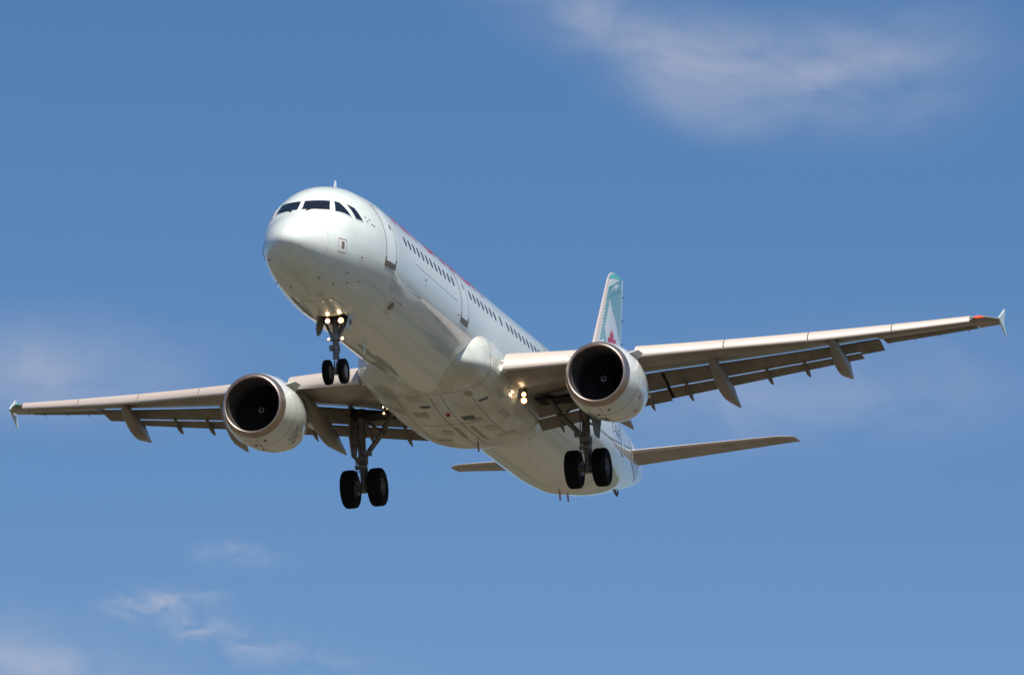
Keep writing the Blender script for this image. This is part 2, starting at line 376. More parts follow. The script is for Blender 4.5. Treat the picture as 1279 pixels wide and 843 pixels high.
def cabin_windows():
    xs = [6.83+.521*k for k in range(12)]+[14.70+.518*k for k in range(7)]+[18.58]+[19.46+.523*k for k in range(11)]+[27.2+.523*k for k in range(14)]
    for side in (-1, 1):
        for x in xs:
            zc = .615 if x < 30 else .62
            t0 = th_of(x, zc); w, h, c = fsec(x); P = []
            for k in range(20):
                a = 2*pi*k/20; ca, sa = cos(a), sin(a); e = .62
                P.append((x+.105*math.copysign(abs(ca)**e, ca), t0+.165/h*math.copysign(abs(sa)**e, sa)))
            m = MB(); polypatch(m, P, side, .006, 0, 2)
            m.build('cabin_window', PANE, FUS)
cabin_windows()

def doors():
    for side in (-1, 1):
        for (xa, xb, zb, zt, win, sc) in ((4.68, 5.50, -.45, 1.36, True, True), (13.30, 14.10, -.40, 1.30, True, True), (25.2, 25.95, -.4, 1.3, True, True), (35.6, 36.4, -.3, 1.33, True, False)):
            m = MB(); patch(m, [(xa, zb), (xb, zb), (xb, zt), (xa, zt)], 6, 20, side, .006, 0)
            ta, tb = th_of(xa, zb), th_of(xa, zt); ua, ub = th_of(xb, zb), th_of(xb, zt)
            strip(m, [(xa, ta), (xa, tb)], .035, side, .010, 1); strip(m, [(xb, ua), (xb, ub)], .035, side, .010, 1)
            strip(m, [(xa, tb), (xb, ub)], .03, side, .010, 1); strip(m, [(xa, ta), (xb, ua)], .03, side, .010, 1)
            d = m.build('cabin_door', [DOORW, SEAM], FUS)
            xm = (xa+xb)/2; w_ = MB(); patch(w_, [(xm+.14, .64), (xm+.25, .64), (xm+.25, .80), (xm+.14, .80)], 2, 2, side, .012); w_.build('door_window', PANE, FUS)
            if sc:
                s = MB(); patch(s, [(xa-.05, zb-.16), (xb+.05, zb-.16), (xb+.05, zb+.01), (xa-.05, zb+.01)], 6, 3, side, .016)
                patch(s, [(xa-.05, zb+.01), (xa+.03, zb+.01), (xa+.03, zb+.13), (xa-.05, zb+.13)], 2, 2, side, .016); patch(s, [(xb-.03, zb+.01), (xb+.05, zb+.01), (xb+.05, zb+.13), (xb-.03, zb+.13)], 2, 2, side, .016)
                s.build('door_sill_plate', SCUFF, FUS)
doors()

def text_mesh(body, size, mapper, name, mat, parent, bold=0.0, squeeze=1.0, cell=.12, spacing=1.0):
    cu = bpy.data.curves.new('lettering', 'FONT'); cu.body = body; cu.size = size; cu.offset = bold; cu.resolution_u = 6; cu.space_character = spacing
    t = bpy.data.objects.new('lettering_source', cu); COL.objects.link(t); bpy.context.view_layer.update()
    me = bpy.data.meshes.new_from_object(t.evaluated_get(bpy.context.evaluated_depsgraph_get()))
    bpy.data.objects.remove(t); bpy.data.curves.remove(cu)
    bm = bmesh.new(); bm.from_mesh(me); bmesh.ops.triangulate(bm, faces=bm.faces)
    for _ in range(7):
        es = [e for e in bm.edges if e.calc_length() > cell]
        if not es: break
        bmesh.ops.subdivide_edges(bm, edges=es, cuts=1, use_grid_fill=False); bmesh.ops.triangulate(bm, faces=bm.faces)
    bm.verts.ensure_lookup_table()
    m = MB(); m.add([mapper(v.co.x*squeeze, v.co.y) for v in bm.verts], [tuple(v.index for v in f.verts) for f in bm.faces]); bm.free()
    return m.build(name, mat, parent)

def lettering():
    for side in (-1, 1):
        L0 = 10.2
        def mp(u, v, side=side):
            x = 6.65+u if side < 0 else 16.85-u
            w, h, c = fsec(x); return fpt(x, th_of(x, 1.18)+v/h, side, .008)
        for word, u0 in ((('AIR', 0), ('CANADA', 3.45)) if side < 0 else (('AIR', 0), ('CANADA', 3.45))):
            text_mesh(word, 1.62, lambda u, v: mp(u+u0, v), 'airline_title', RED, FUS, bold=.012, squeeze=1.08)
        def mr(u, v, side=side):
            x = 33.45+u if side < 0 else 35.7-u
            w, h, c = fsec(x); return fpt(x, th_of(x, .0+ (x-33.45)*.03)+v/h, side, .008)
        text_mesh('C-GIUE', .52, mr, 'registration_letters', INK, FUS, squeeze=1.05, bold=-.004, spacing=1.1)
        fl = MB()
        for xa, xb, mi in ((33.9, 34.15, 0), (34.15, 34.65, 1), (34.65, 34.9, 0)): patch(fl, [(xa, .72), (xb, .72), (xb, 1.12), (xa, 1.12)], 3, 4, side, .008, mi)
        fl.build('flag_decal', [RED, DOORW], FUS)
lettering()

def skin_details():
    # radome joint, static-port placard, vents, probes, aerials, drain masts
    m = MB()
    m.loft([[fpt(1.05+o, 2*pi*k/96, 1, .004) for k in range(97)] for o in (0, .012)], 0, False, False, closed=False)
    m.build('radome_joint', SOFTSEAM, FUS)
    for side in (-1, 1):
        p = MB(); a = [(1.55, -.80), (1.99, -.79), (1.97, -.39), (1.54, -.40)]
        ps = [(x, th_of(x, z)) for x, z in a]; strip(p, ps+ps[:1], .022, side, .006, 0, 5)
        patch(p, [(1.69, -.68), (1.85, -.68), (1.84, -.47), (1.69, -.47)], 3, 3, side, .007, 1); p.build('static_port_plate', [REDTHIN, BROWN], FUS)
        t = th_of(6.67, -1.45); P = [(6.67+.17*cos(2*pi*k/20), t+.075*sin(2*pi*k/20)) for k in range(20)]
        o = MB(); polypatch(o, P, side, .008, 0, 2); r = [(6.4, t-.12), (6.94, t-.12), (6.94, t+.12), (6.4, t+.12)]; strip(o, r+r[:1], .018, side, .006, 1, 5); o.build('oval_vent', [BROWN, REDTHIN], FUS)
    for (x, th, s) in ((3.0, -18, -1), (2.55, -38, -1), (2.9, -48, -1), (2.35, -58, -1), (1.6, -65, -1), (1.9, -70, 1), (2.4, -45, 1), (1.0, -30, 1), (8.9, -5, -1), (12.9, -12, -1), (3.45, -42, -1), (7.2, -38, -1)):
        q = MB(); a, b = fpt(x, radians(th), s, -.01), fpt(x, radians(th), s, .05); q.tube([a, b, b+Vector((-.08, 0, 0))], [.016, .012, .008], 8); q.build('air_data_probe', BLACK, FUS)
    for (x, z) in ((3.42, .62), (3.47, .50), (3.66, .60), (3.72, .45), (3.85, .43)):
        q = MB(); patch(q, [(x, z), (x+.07, z), (x+.07, z+.045), (x, z+.045)], 1, 1, -1, .006); q.build('rain_repellent_mark', INK, FUS)
    for (x, top, ch) in ((5.5, 2.49, .34), (10.8, 2.44, .34)):
        zb = fsec(x)[1]+fsec(x)[2]-.03; q = MB()
        q.loft([[(x-.10+dx+f*ch*.0+px*cc, py, z) for (px, py) in ((0, 0), (.3, .022), (1, .004), (1, -.004), (.3, -.022))] for z, dx, cc, f in ((zb, 0, .42, 0), (top, .26, .20, 1))]); q.build('blade_aerial', WHITE, FUS)
    for x, top in ((33.15, -2.27), (34.29, -2.10), (8.4, -2.36)):
        w, h, c = fsec(x); q = MB(); q.loft([[(x+dx+px*cc, py, z) for (px, py) in ((0, 0), (.4, .03), (1, 0), (.4, -.03))] for z, dx, cc in ((c-h+.03, 0, .30), (top, .12, .20))]); q.build('drain_mast', REDTHIN if x > 20 else WHITE, FUS)
    q = MB(); q.tube([fpt(40.6, radians(-80), -1, -.02), fpt(40.6, radians(-80), -1, .10)+Vector((.2, 0, 0)), fpt(41.2, radians(-80), -1, .02)], [.05, .05, .02], 8); q.build('tail_drain', INK, FUS)
    # faint lower panel lines and nose-gear-bay joints
    m = MB()
    strip(m, [(3.1, radians(-72)), (4.35, radians(-72))], .016, -1, .004, 0, 8); strip(m, [(3.1, radians(-72)), (4.35, radians(-72))], .016, 1, .004, 0, 8); strip(m, [(3.1, radians(-72)), (3.1, radians(-90))], .016, -1, .004, 0, 4); strip(m, [(3.1, radians(-72)), (3.1, radians(-90))], .016, 1, .004, 0, 4)
    strip(m, [(7.6, radians(2)), (12.8, radians(0))], .012, -1, .004, 0, 20); m.build('bay_door_joint', SEAM, FUS)
    m = MB(); t0 = radians(-4); strip(m, [(28.5, radians(-12)), (33.0, radians(-9)), (37, radians(0)), (39.3, radians(6))], .03, -1, .005, 0, 12); m.build('rear_skin_joint', SEAM, FUS)
skin_details()

# ------------------------------------------------------------------ belly fairing
FX = [14.2, 14.6, 15.0, 15.5, 16.1, 16.9, 18, 21, 22.4, 23.3, 24.2, 25.2, 26.2]
FW = [1.20, 1.60, 1.93, 2.12, 2.20, 2.22, 2.21, 2.17, 2.10, 1.94, 1.74, 1.45, 1.0]
FB = [-1.65, -1.82, -1.93, -2.0, -2.06, -2.16, -2.40, -2.56, -2.55, -2.47, -2.30, -2.10, -1.85]
FT = [-1.0, -.62, -.36, -.16, -.06, -.05, -.2, -.55, -.6, -.7, -.9, -1.1, -1.3]
def fairing_pt(x, a, off=0):
    w, b, t = pchip(FX, FW, x), pchip(FX, FB, x), pchip(FX, FT, x); c = -1.25; e = 2/2.9
    ca, sa = cos(a), sin(a); h = (t-c) if sa > 0 else (c-b)
    return Vector((x, (w+off)*math.copysign(abs(ca)**e, ca), c+(h+off)*math.copysign(abs(sa)**e, sa)))
def belly():
    m = MB(); xs = [14.2+.2*k for k in range(61)]; xs[-1] = 26.2
    m.loft([[fairing_pt(x, 2*pi*k/80) for k in range(80)] for x in xs]); F = m.build('belly_fairing', FAIR, PLANE, 60)
    def zb(y, x): 
        w, b = pchip(FX, FW, x), pchip(FX, FB, x); return -1.25-(-1.25-b)*(max(0, 1-(abs(y)/w)**2.9))**(1/2.9)
    def plate(name, x0, x1, y0, y1, mat, off=.006, skew=0):
        m = MB(); n = 6
        m.loft([[(x0+(x1-x0)*i/n, (y0*(1-j/4)+y1*j/4)+skew*i/n, zb(y0*(1-j/4)+y1*j/4, x0+(x1-x0)*i/n)-off) for i in range(n+1)] for j in range(5)], 0, False, False, closed=False); return m.build(name, mat, F)
    plate('air_inlet', 17.36, 17.50, .28, .60, INK); plate('air_inlet', 17.44, 17.58, -1.66, -1.34, INK)
    plate('outlet_duct', 18.55, 18.95, -.86, -.46, INK); plate('outlet_louvre', 18.92, 19.2, -1.02, -.62, PANEL)
    plate('access_strip', 19.7, 21.2, -.02, .12, PANEL); plate('access_strip', 19.75, 21.7, -.56, -.44, PANEL)
    for y0 in (-1.15, .28): plate('wheel_bay_patch', 20.0, 20.6, y0, y0+.3, STAIN)
    plate('access_panel', 19.0, 19.9, -1.80, -1.58, STAIN); plate('access_panel', 16.6, 17.0, .45, .85, STAIN); plate('access_panel', 16.62, 17.0, -1.30, -1.05, PANEL); plate('access_panel', 21.4, 21.7, -1.5, -.9, STAIN); plate('access_panel', 21.3, 21.55, .6, 1.1, PANEL); plate('access_panel', 17.8, 18.3, .5, .95, PANEL)
    for y, xa, xb in ((-.28, 16.6, 22.6), (.10, 16.6, 22.6), (-1.22, 16.7, 21.6), (1.22, 16.7, 21.6)):
        q = MB(); q.loft([[(xa+(xb-xa)*i/24, y+o, zb(y, xa+(xb-xa)*i/24)-.004) for i in range(25)] for o in (-.01, .01)], 0, False, False, closed=False); q.build('bay_door_joint', SEAM, F)
    q = MB(); q.loft([[(x, -1.2+2.4*i/20, zb(-1.2+2.4*i/20, x)-.004) for i in range(21)] for x in (19.3, 19.32)], 0, False, False, closed=False); q.build('bay_door_joint', SEAM, F)
    # front panel joint, running round the shoulders
    for x0, w_ in ((16.45, .024),):
        s = MB(); s.loft([[fairing_pt(x0+o-.55*abs(cos(a))**3, a, .004) for a in [pi+radians(-28)+k*(radians(236)/60) for k in range(61)]] for o in (0, w_)], 0, False, False, closed=False); s.build('fairing_joint', SEAM, F)
    b = MB(); b.revolve([(0, .001), (.03, .06), (.10, .08)], (0, 0, 0), 14); b.v = [Vector((18.16+p.y, -.13+p.z, zb(-.13, 18.16)-.10+p.x)) for p in b.v]; b.build('beacon_light', material('beacon_red_glass', (.35, .01, .02), .15), F)
    b = MB(); z = zb(-.07, 22); b.loft([[(22+dx+px*.22, -.07+py, z+dz) for (px, py) in ((0, 0), (.4, .03), (1, 0), (.4, -.03))] for dz, dx in ((.02, 0), (-.26, .14))]); b.build('drain_mast', BROWN, F)
    return F
FAIRING = belly()

# ------------------------------------------------------------------ wings
def wz(y): a = abs(y)-2.6; return -1.0+.0893*a+.5*(a/14.4)**2
def xle(y): return 16.58+.557*(y-2.5)
def sc(y): return lerp([(1.9, 1.75), (2.4, 1.65), (6, 1.1), (9, .93), (12, .93), (16.3, .62), (17, .5)], y)
def flap_edge(y):                                        # rear edge of the fixed wing ahead of the flaps
    return (lerp([(1.8, 22.45), (5.8, 21.9), (6.4, 22.05), (7.87, 22.47), (13.3, 24.03)], y), wz(y)+lerp([(1.8, -.18), (6, -.07), (13, -.05)], y))
def flap_te(y, out=False):
    return (lerp([(1.9, 23.62), (6.2, 23.28)], y), lerp([(1.9, -1.95), (6.2, -1.40)], y)) if y < 6.43 and not out else (lerp([(6.37, 23.4), (13.22, 25.13)], y), lerp([(6.37, -1.30), (13.22, -.07)], y))
def clean_te(y): return (22.78+.3066*(y-6.4), wz(y)-.06)
def nose(y): s = sc(y); return xle(y)+.36*s, wz(y)-.09*s
def wing_ring(y, x1, z1, depth, side, blunt=.03, xz0=None):
    x0, z0 = xz0 or nose(y); n = 18; c = clean_te(y)[0]-x0; fr = (x1-x0)/c
    def naca(u): return 5*(.2969*sqrt(u)-.126*u-.3516*u*u+.2843*u**3-.1036*u**4)
    up = []; lo = []
    for i in range(n+1):
        u = (1-cos(pi*i/n))/2
        x = x0+(x1-x0)*u; zl = z0+(z1-z0)*u
        up.append((x, side*y, zl+.115*c*naca(u*fr)+blunt*u))
        g = sin(pi/2*min(u/.34, 1))**.8 if u < .34 else 1-(u-.34)/.66
        lo.append((x, side*y, zl-depth*c*g))
    return up+lo[::-1][:-1]
def make_wing(side):
    m = MB()
    dep = lambda y: lerp([(1.5, .085), (6, .075), (12, .065), (16.9, .05)], y)
    ys = [1.5, 2.2, 3, 4, 5, 5.9, 6.4, 7.2, 8.5, 10, 11.5, 13.3]
    m.loft([wing_ring(y, *flap_edge(y), dep(y), side) for y in ys], 0)
    ys = [13.31, 14, 15.2, 16.28]
    def ail(y): a, b = nose(y)[0], clean_te(y)[0]; return (a+(b-a)*.70, nose(y)[1]*.3+clean_te(y)[1]*.7+.0)
    m.loft([wing_ring(y, *ail(y), dep(y), side) for y in ys], 0)
    tip = []
    for y in (16.29, 16.45, 16.6, 16.75, 16.88, 16.97):
        x0 = xle(y)+.10+max(0, (y-16.5))**1.6*2.1; tip.append(wing_ring(y, *clean_te(y), .055, side, .01, (x0, wz(y)-.02)))
    m.loft(tip, 0)
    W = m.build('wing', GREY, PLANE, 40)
    # slats: droop forward of the fixed nose
    SP = [(.72, .17), (.5, .145), (.3, .085), (.18, .0), (.105, -.09), (.055, -.18), (.04, -.245), (.055, -.283), (.095, -.297), (.15, -.26), (.22, -.14), (.34, -.02), (.5, .06), (.72, .14)]
    for ya, yb in ((2.42, 5.25), (6.25, 8.86), (8.90, 11.36), (11.40, 13.86), (13.90, 16.22)):
        s = MB(); s.loft([[(xle(y)+px*sc(y), side*y, wz(y)+pz*sc(y)) for px, pz in SP] for y in [ya+(yb-ya)*k/6 for k in range(7)]]); s.build('slat', SLAT, W, 50)
    # root nose fillet joining the fairing
    f = MB(); f.loft([[(xle(y)+px*sc(y)*.85+.46, side*y, wz(y)-.06+pz*sc(y)*.76) for px, pz in SP] for y in (1.6, 2.0, 2.40)]); f.build('wing_root_fillet', WHITE, W, 50)
    # double-slotted flaps, drooped
    def flap(ya, yb, n):
        main = []; tab = []; outer = []
        for k in range(n+3):
            y = ya+(min(yb, 12.55)-ya)*k/n if k <= n else (12.56, yb)[k-n-1]
            if y > yb: break
            (xf, zf), (xt, zt) = flap_edge(y), flap_te(y, ya > 5)
            L0 = Vector((xf-.26, 0, zf-.115)); T = Vector((xt, 0, zt-.07)); d = T-L0; c = d.length; d.normalize(); nrm = Vector((d.z, 0, -d.x))
            def sec(P0, P1, th, up):
                ch = (P1-P0).length; e = (P1-P0).normalized(); q = Vector((-e.z, 0, e.x)); q = q if q.z > 0 else -q; r = []
                for u in (1, .8, .6, .4, .22, .1, .03): r.append(P0+e*ch*u+q*ch*th*up*(5*(.2969*sqrt(u)-.126*u-.3516*u*u+.2843*u**3-.1036*u**4)+.01))
                r.append(P0+q*0)
                for u in (.03, .1, .22, .4, .6, .8, 1): r.append(P0+e*ch*u-q*ch*th*.42*(5*(.2969*sqrt(u)-.126*u-.3516*u*u+.2843*u**3-.1036*u**4)+.01))
                return [(p.x, side*y, p.z) for p in r]
            M1 = L0+d*c*(.565 if k <= n else .74); (main if k <= n else outer).append(sec(L0, M1, .15, 1.0)); k <= n and tab.append(sec(L0+d*c*.575+nrm*(.022+.008*c)*(1 if nrm.z < 0 else -1), T, .11, .8))
        a = MB(); a.loft(main)
        if len(outer) == 2: a.loft(outer)
        A = a.build('flap', FLAPG, W, 40); b = MB(); b.loft(tab); b.build('flap_tab', FLAPG, W, 40)
    flap(1.9, 6.42, 6); flap(6.375, 13.28, 9)
    # black strip painted as the shade where inboard and outboard flaps part
    m = MB(); (xf, zf), (xt, zt) = flap_edge(6.45), flap_te(6.45, True)
    m.loft([[(xf-.20, side*y, zf-.15), (xt-.12, side*y, zt-.06), (xt-.14, side*y, zt-.10), (xf+.3*(xt-xf), side*y, zf+.42*(zt-zf)-.16), (xf-.20, side*y, zf-.21)] for y in (6.40, 6.49)]); m.build('flap_gap_shade', BLACK, W, 30)
    # aileron
    a = MB(); r = []
    for y in (13.35, 14, 15.2, 16.25):
        (x0, z0), (x1, z1) = ail(y), clean_te(y); x0 += .03; t = .035+.02*sc(y); r.append([(x0, side*y, z0+t+.02), (x0+.1, side*y, z0+t), (x1, side*y, z1+.004), (x1, side*y, z1-.010), (x0+.1, side*y, z0-.03), (x0, side*y, z0-.02)])
    a.loft(r); a.build('aileron', FLAPG, W, 30)
    # flap-track fairings
    for y, A, T in ((4.9, (18.9, -1.22), (24.0, -2.15)), (8.43, (20.75, -.62), (24.5, -1.64)), (12.05, (22.05, -.16), (25.4, -.80))):
        m = MB(); rings = []; A = Vector((A[0], 0, A[1])); T = Vector((T[0], 0, T[1])); k_ = 1.15 if y < 6 else 1.0
        for i in range(25):
            u = i/24; p = A.lerp(T, u); yc = side*(y-(.16*(1-u) if 8 < y < 9 else 0)); bulge = -.16*sin(pi*u); w = .215*k_*max(0, sin(pi*min(1, u*.98+.02)))**.55*(1 if u < .62 else 1-(u-.62)/.38*.55)+.004; h = w*(1.35 if u < .5 else 1.35-.3*(u-.5)*2)
            rings.append([(p.x, yc+w*math.copysign(abs(cos(2*pi*k/20))**.8, cos(2*pi*k/20)), p.z+bulge+h*math.copysign(abs(sin(2*pi*k/20))**.85, sin(2*pi*k/20))) for k in range(20)])
        m.loft(rings); F = m.build('flap_track_fairing', GREY, W, 50)
        # pylon-like web tying the canoe to the wing
    # slender hinge fairings on the flap tabs
    for y in (2.6, 3.85, 5.75, 7.0, 9.55, 10.75):
        (xf, zf), (xt, zt) = flap_edge(y), flap_te(y); A = Vector((xf+.18*(xt-xf), side*y, zf+.35*(zt-zf)-.02)); T = Vector((xt+.30, side*y, zt-.22)); rings = []
        for i in range(13):
            u = i/12; p = A.lerp(T, u)+Vector((0, 0, -.07*sin(pi*u))); w = .062*max(.03, sin(pi*u))**.6; h = w*2.2
            rings.append([(p.x, p.y+w*cos(2*pi*k/10), p.z+h*sin(2*pi*k/10)) for k in range(10)])
        m = MB(); m.loft(rings); m.build('hinge_fairing', FLAPG, W, 60)
    # wing-tip fence: arrow plate above and below the tip
    zt = wz(16.97); f = MB(); rings = []
    poly = [(25.30, .0), (25.80, .26), (26.12, .46), (26.24, .455), (26.10, .15), (26.08, -.10), (26.36, -.44), (26.27, -.46), (25.85, -.24)]
    cant = lambda dz: .10*abs(dz)
    f.loft([[(x, side*(17.0+cant(dz)+o*(1 if abs(dz) < .3 else .5)), zt+dz) for x, dz in poly] for o in (-.025, .025)]); f.build('wingtip_fence', WHITE, W, 30)
    nl = MB(); y = 16.47; rr = []
    for i in range(7):
        u = i/6; yy = 16.36+.26*u; w = .042*sin(pi*(.12+.76*u)); x0 = xle(yy)+.10+max(0, (yy-16.5))**1.6*2.1
        rr.append([(x0+.02+1.2*w*cos(2*pi*k/10), side*yy, wz(yy)-.02+w*sin(2*pi*k/10)) for k in range(10)])
    nl.loft(rr); nl.build('navigation_light', REDL if side < 0 else GREENL, W, 60)
    st = MB()
    for yy in (7.9, 9.8, 11.9, 14.2, 15.9): (x1, z1) = clean_te(yy); st.tube([(x1-.1, side*yy, z1), (x1+.35, side*yy, z1-.02)], [.012, .004], 5)
    if False: st.build('static_wick', BLACK, W)
    for yy in (13.4, 14.2, 15.0, 15.9):
        (x1, z1) = clean_te(yy); st = MB(); st.tube([(x1-.05, side*yy, z1), (x1+.30, side*yy, z1-.02)], [.012, .006], 5); st.build('static_wick', BLACK, W)
    # landing lamps swung down from the wing root
    for (x, y, z, r) in ((19.42, 2.36, -1.90, .115), (19.40, 2.37, -1.70, .085)):
        r = r*(.85 if side < 0 else .26)
        b = MB(); c0 = Vector((x, side*y, z)); ax = Vector((-1, 0, -.06)).normalized()
        b.tube([c0-ax*.16, c0-ax*.05, c0], [r*.5, r*1.08, r*1.1], 16, 0); b.tube([c0+ax*.0, c0+ax*.012], [r*1.1, r], 16, 2); b.tube([c0-ax*.02, c0+ax*.02, c0+ax*.04], [r*.82, r*.75, r*.3], 16, 1); b.build('landing_light', [GEAR, LAMP, BLOOM], W, 40)
    br = MB(); br.tube([(19.62, side*2.38, -1.4), (19.58, side*2.38, -1.95)], .05, 8); br.build('landing_light_arm', GEAR, W)
    # main-gear bay, open under the wing root
    gb = MB(); gb.box((21.75, side*3.55, -1.475), (.9, 2.2, .05)); 
    return W
WINGS = {s: make_wing(s) for s in (-1, 1)}

# ------------------------------------------------------------------ fin and tailplanes
def naca0(u): return 5*(.2969*sqrt(u)-.126*u-.3516*u*u+.2843*u**3-.1036*u**4)
FINZ = [1.55, 2.0, 2.6, 3.4, 5.0, 7.25, 7.45, 7.6, 7.7]
def fin_le(z): return lerp([(1.55, 34.6), (2.0, 35.7), (2.6, 36.9), (3.4, 37.95), (7.2, 41.30), (7.45, 41.60), (7.6, 41.95), (7.7, 42.5)], z)
def fin_te(z): return lerp([(1.55, 42.0), (7.7, 43.72)], z)
def fin_half(x, z): a, b = fin_le(z), fin_te(z); u = max(0, min(1, (x-a)/(b-a))); return .105*(b-a)*naca0(u)*.5*(1 if z < 7.2 else max(.1, 1-(z-7.2)/.6))
def make_fin():
    m = MB(); us = [(1-cos(pi*i/20))/2 for i in range(21)]
    rings = []
    for z in FINZ:
        a, b = fin_le(z), fin_te(z); xs = [a+(b-a)*u for u in us]
        rings.append([(x, -fin_half(x, z)-.004, z) for x in xs]+[(x, fin_half(x, z)+.004, z) for x in xs[::-1][:-1]])
    n = len(rings[0])
    m.loft(rings, 0, mifun=lambda i, j: 1 if (j < 4 or j > n-6) and i >= 2 else 0)
    F = m.build('tail_fin', [WHITE, BARE], PLANE, 50)
    def fp(x, z, side, off=.006): return Vector((x, side*(fin_half(x, z)+off+.004), z))
    def poly(mb, pts, side, mi=0, sub=3):
        rows = []; P = []
        for a, b in zip(pts, pts[1:]+pts[:1]):
            k = max(1, int(math.dist(a, b)/.2)); P += [(a[0]+(b[0]-a[0])*i/k, a[1]+(b[1]-a[1])*i/k) for i in range(k)]
        cx = sum(p[0] for p in P)/len(P); cz = sum(p[1] for p in P)/len(P)
        for s_ in (sub, sub-1, sub-2, 0)[:sub+1]:
            s = max(s_/sub, .001); rows.append([fp(cx+(x-cx)*s, cz+(z-cz)*s, side) for x, z in P])
        mb.loft(rows, mi, False, False)
    for side in (-1, 1):
        t = MB()
        for q in STRIPES:
            # clip to the fin's own outline
            q = [(max(x, fin_le(z)+.26), z) if x < fin_te(z)-.05 else (fin_te(z)-.05, z) for x, z in q]
            poly(t, q, side, 0)
        q = [(max(x, fin_le(z)+.02), z) for x, z in CAP]; poly(t, q, side, 1)
        t.build('teal_stripe_pattern', [TEAL, TEALL], F)
        lf = MB(); k = 1.15
        pts = [(41.42+(x-41.42)*k*.82, 5.44+(z-5.50)*k) for x, z in LEAF]
        # star-shaped outline: fan from its centre
        o = Vector((41.05, 0, 4.9)); ctr = fp(41.42, 4.86, side, .012); V = [fp(x, z, side, .012) for x, z in pts]
        lf.add([ctr]+V, [(0, i+1, (i+1) % len(V)+1) for i in range(len(V))]); lf.build('maple_leaf_emblem', RED, F)
        def mp(u, v, side=side): 
            x = 41.98+u if side < 0 else 42.75-u; z = 6.98+v
            return fp(x, z, side, .012)
        text_mesh('454', .34, mp, 'fleet_number', WHITE, F, bold=.004, squeeze=1.05, spacing=1.0)
    for z in (5.25, 6.15, 7.05):
        x = fin_te(z); w = MB(); w.tube([(x-.05, 0, z), (x+.26, 0, z+.02)], [.02, .012], 6); w.build('static_wick', BLACK, F)
    return F
STRIPES= [[(41.31, 6.95), (43.55, 7.71), (43.53, 7.63), (41.28, 6.87)], [(41.2, 6.81), (41.79, 7.03), (41.78, 6.95), (41.17, 6.73)], [(42.9, 7.4), (43.51, 7.6), (43.49, 7.52), (42.87, 7.31)], [(41.09, 6.67), (43.48, 7.49), (43.46, 7.41), (41.06, 6.59)], [(40.98, 6.53), (43.44, 7.37), (43.43, 7.29), (40.95, 6.45)], [(40.87, 6.39), (43.41, 7.26), (43.4, 7.19), (40.85, 6.33)], [(40.76, 6.25), (41.27, 6.44), (41.26, 6.37), (40.74, 6.19)], [(41.45, 6.5), (43.38, 7.14), (43.37, 7.08), (41.43, 6.43)], [(40.65, 6.12), (41.2, 6.31), (41.18, 6.24), (40.63, 6.05)], [(41.48, 6.41), (43.35, 7.03), (43.35, 6.97), (41.47, 6.34)], [(40.55, 5.98), (41.08, 6.17), (41.06, 6.1), (40.52, 5.91)], [(41.54, 6.33), (43.33, 6.92), (43.32, 6.86), (41.53, 6.26)], [(40.44, 5.84), (40.96, 6.02), (40.94, 5.96), (40.41, 5.77)], [(41.62, 6.25), (43.3, 6.81), (43.3, 6.75), (41.61, 6.19)], [(40.33, 5.7), (40.84, 5.88), (40.83, 5.82), (40.31, 5.63)], [(41.7, 6.18), (43.28, 6.7), (43.27, 6.63), (41.69, 6.11)], [(40.22, 5.56), (40.72, 5.74), (40.71, 5.67), (40.2, 5.49)], [(41.79, 6.11), (43.25, 6.58), (43.24, 6.52), (41.78, 6.04)], [(40.11, 5.42), (40.6, 5.6), (40.58, 5.53), (40.09, 5.36)], [(41.9, 6.04), (43.22, 6.47), (43.21, 6.41), (41.89, 5.98)], [(40.0, 5.28), (40.48, 5.45), (40.46, 5.39), (39.98, 5.22)], [(42.01, 5.97), (43.19, 6.36), (43.18, 6.29), (42.0, 5.91)], [(39.89, 5.14), (40.37, 5.31), (40.35, 5.25), (39.87, 5.08)], [(42.13, 5.91), (43.16, 6.24), (43.15, 6.18), (42.12, 5.85)], [(39.79, 5.01), (40.39, 5.22), (40.37, 5.16), (39.76, 4.94)], [(42.22, 5.84), (43.13, 6.13), (43.12, 6.07), (42.21, 5.77)], [(39.68, 4.87), (40.41, 5.13), (40.39, 5.06), (39.66, 4.8)], [(42.3, 5.76), (43.1, 6.02), (43.1, 5.96), (42.29, 5.7)], [(39.57, 4.73), (40.43, 5.03), (40.42, 4.97), (39.55, 4.66)], [(42.39, 5.68), (43.08, 5.91), (43.07, 5.84), (42.38, 5.62)], [(40.12, 4.82), (40.46, 4.94), (40.44, 4.88), (40.1, 4.76)], [(42.47, 5.61), (43.05, 5.79), (43.04, 5.73), (42.46, 5.55)], [(40.14, 4.73), (40.48, 4.85), (40.47, 4.78), (40.12, 4.67)], [(42.55, 5.53), (43.02, 5.68), (43.01, 5.62), (42.54, 5.47)], [(40.14, 4.63), (40.49, 4.75), (40.48, 4.69), (40.13, 4.57)], [(42.62, 5.45), (42.99, 5.57), (42.98, 5.51), (42.61, 5.39)], [(42.7, 5.37), (42.96, 5.46), (42.95, 5.39), (42.69, 5.31)]]
CAP= [(41.6, 7.4), (41.91, 7.68), (43.61, 7.73), (43.59, 7.66), (42.35, 7.48), (41.5, 7.26)]
LEAF= [(41.41, 5.5), (41.52, 5.36), (41.69, 5.42), (41.58, 5.13), (41.82, 5.28), (41.88, 5.22), (42.13, 5.27), (42.02, 5.13), (42.12, 5.1), (41.69, 4.87), (41.73, 4.8), (41.34, 4.79), (41.31, 4.56), (41.23, 4.56), (41.26, 4.78), (40.88, 4.71), (40.93, 4.78), (40.61, 4.94), (40.71, 4.98), (40.66, 5.11), (40.86, 5.11), (40.94, 5.19), (41.12, 5.08), (41.11, 5.36), (41.26, 5.33), (41.41, 5.5)]
make_fin()
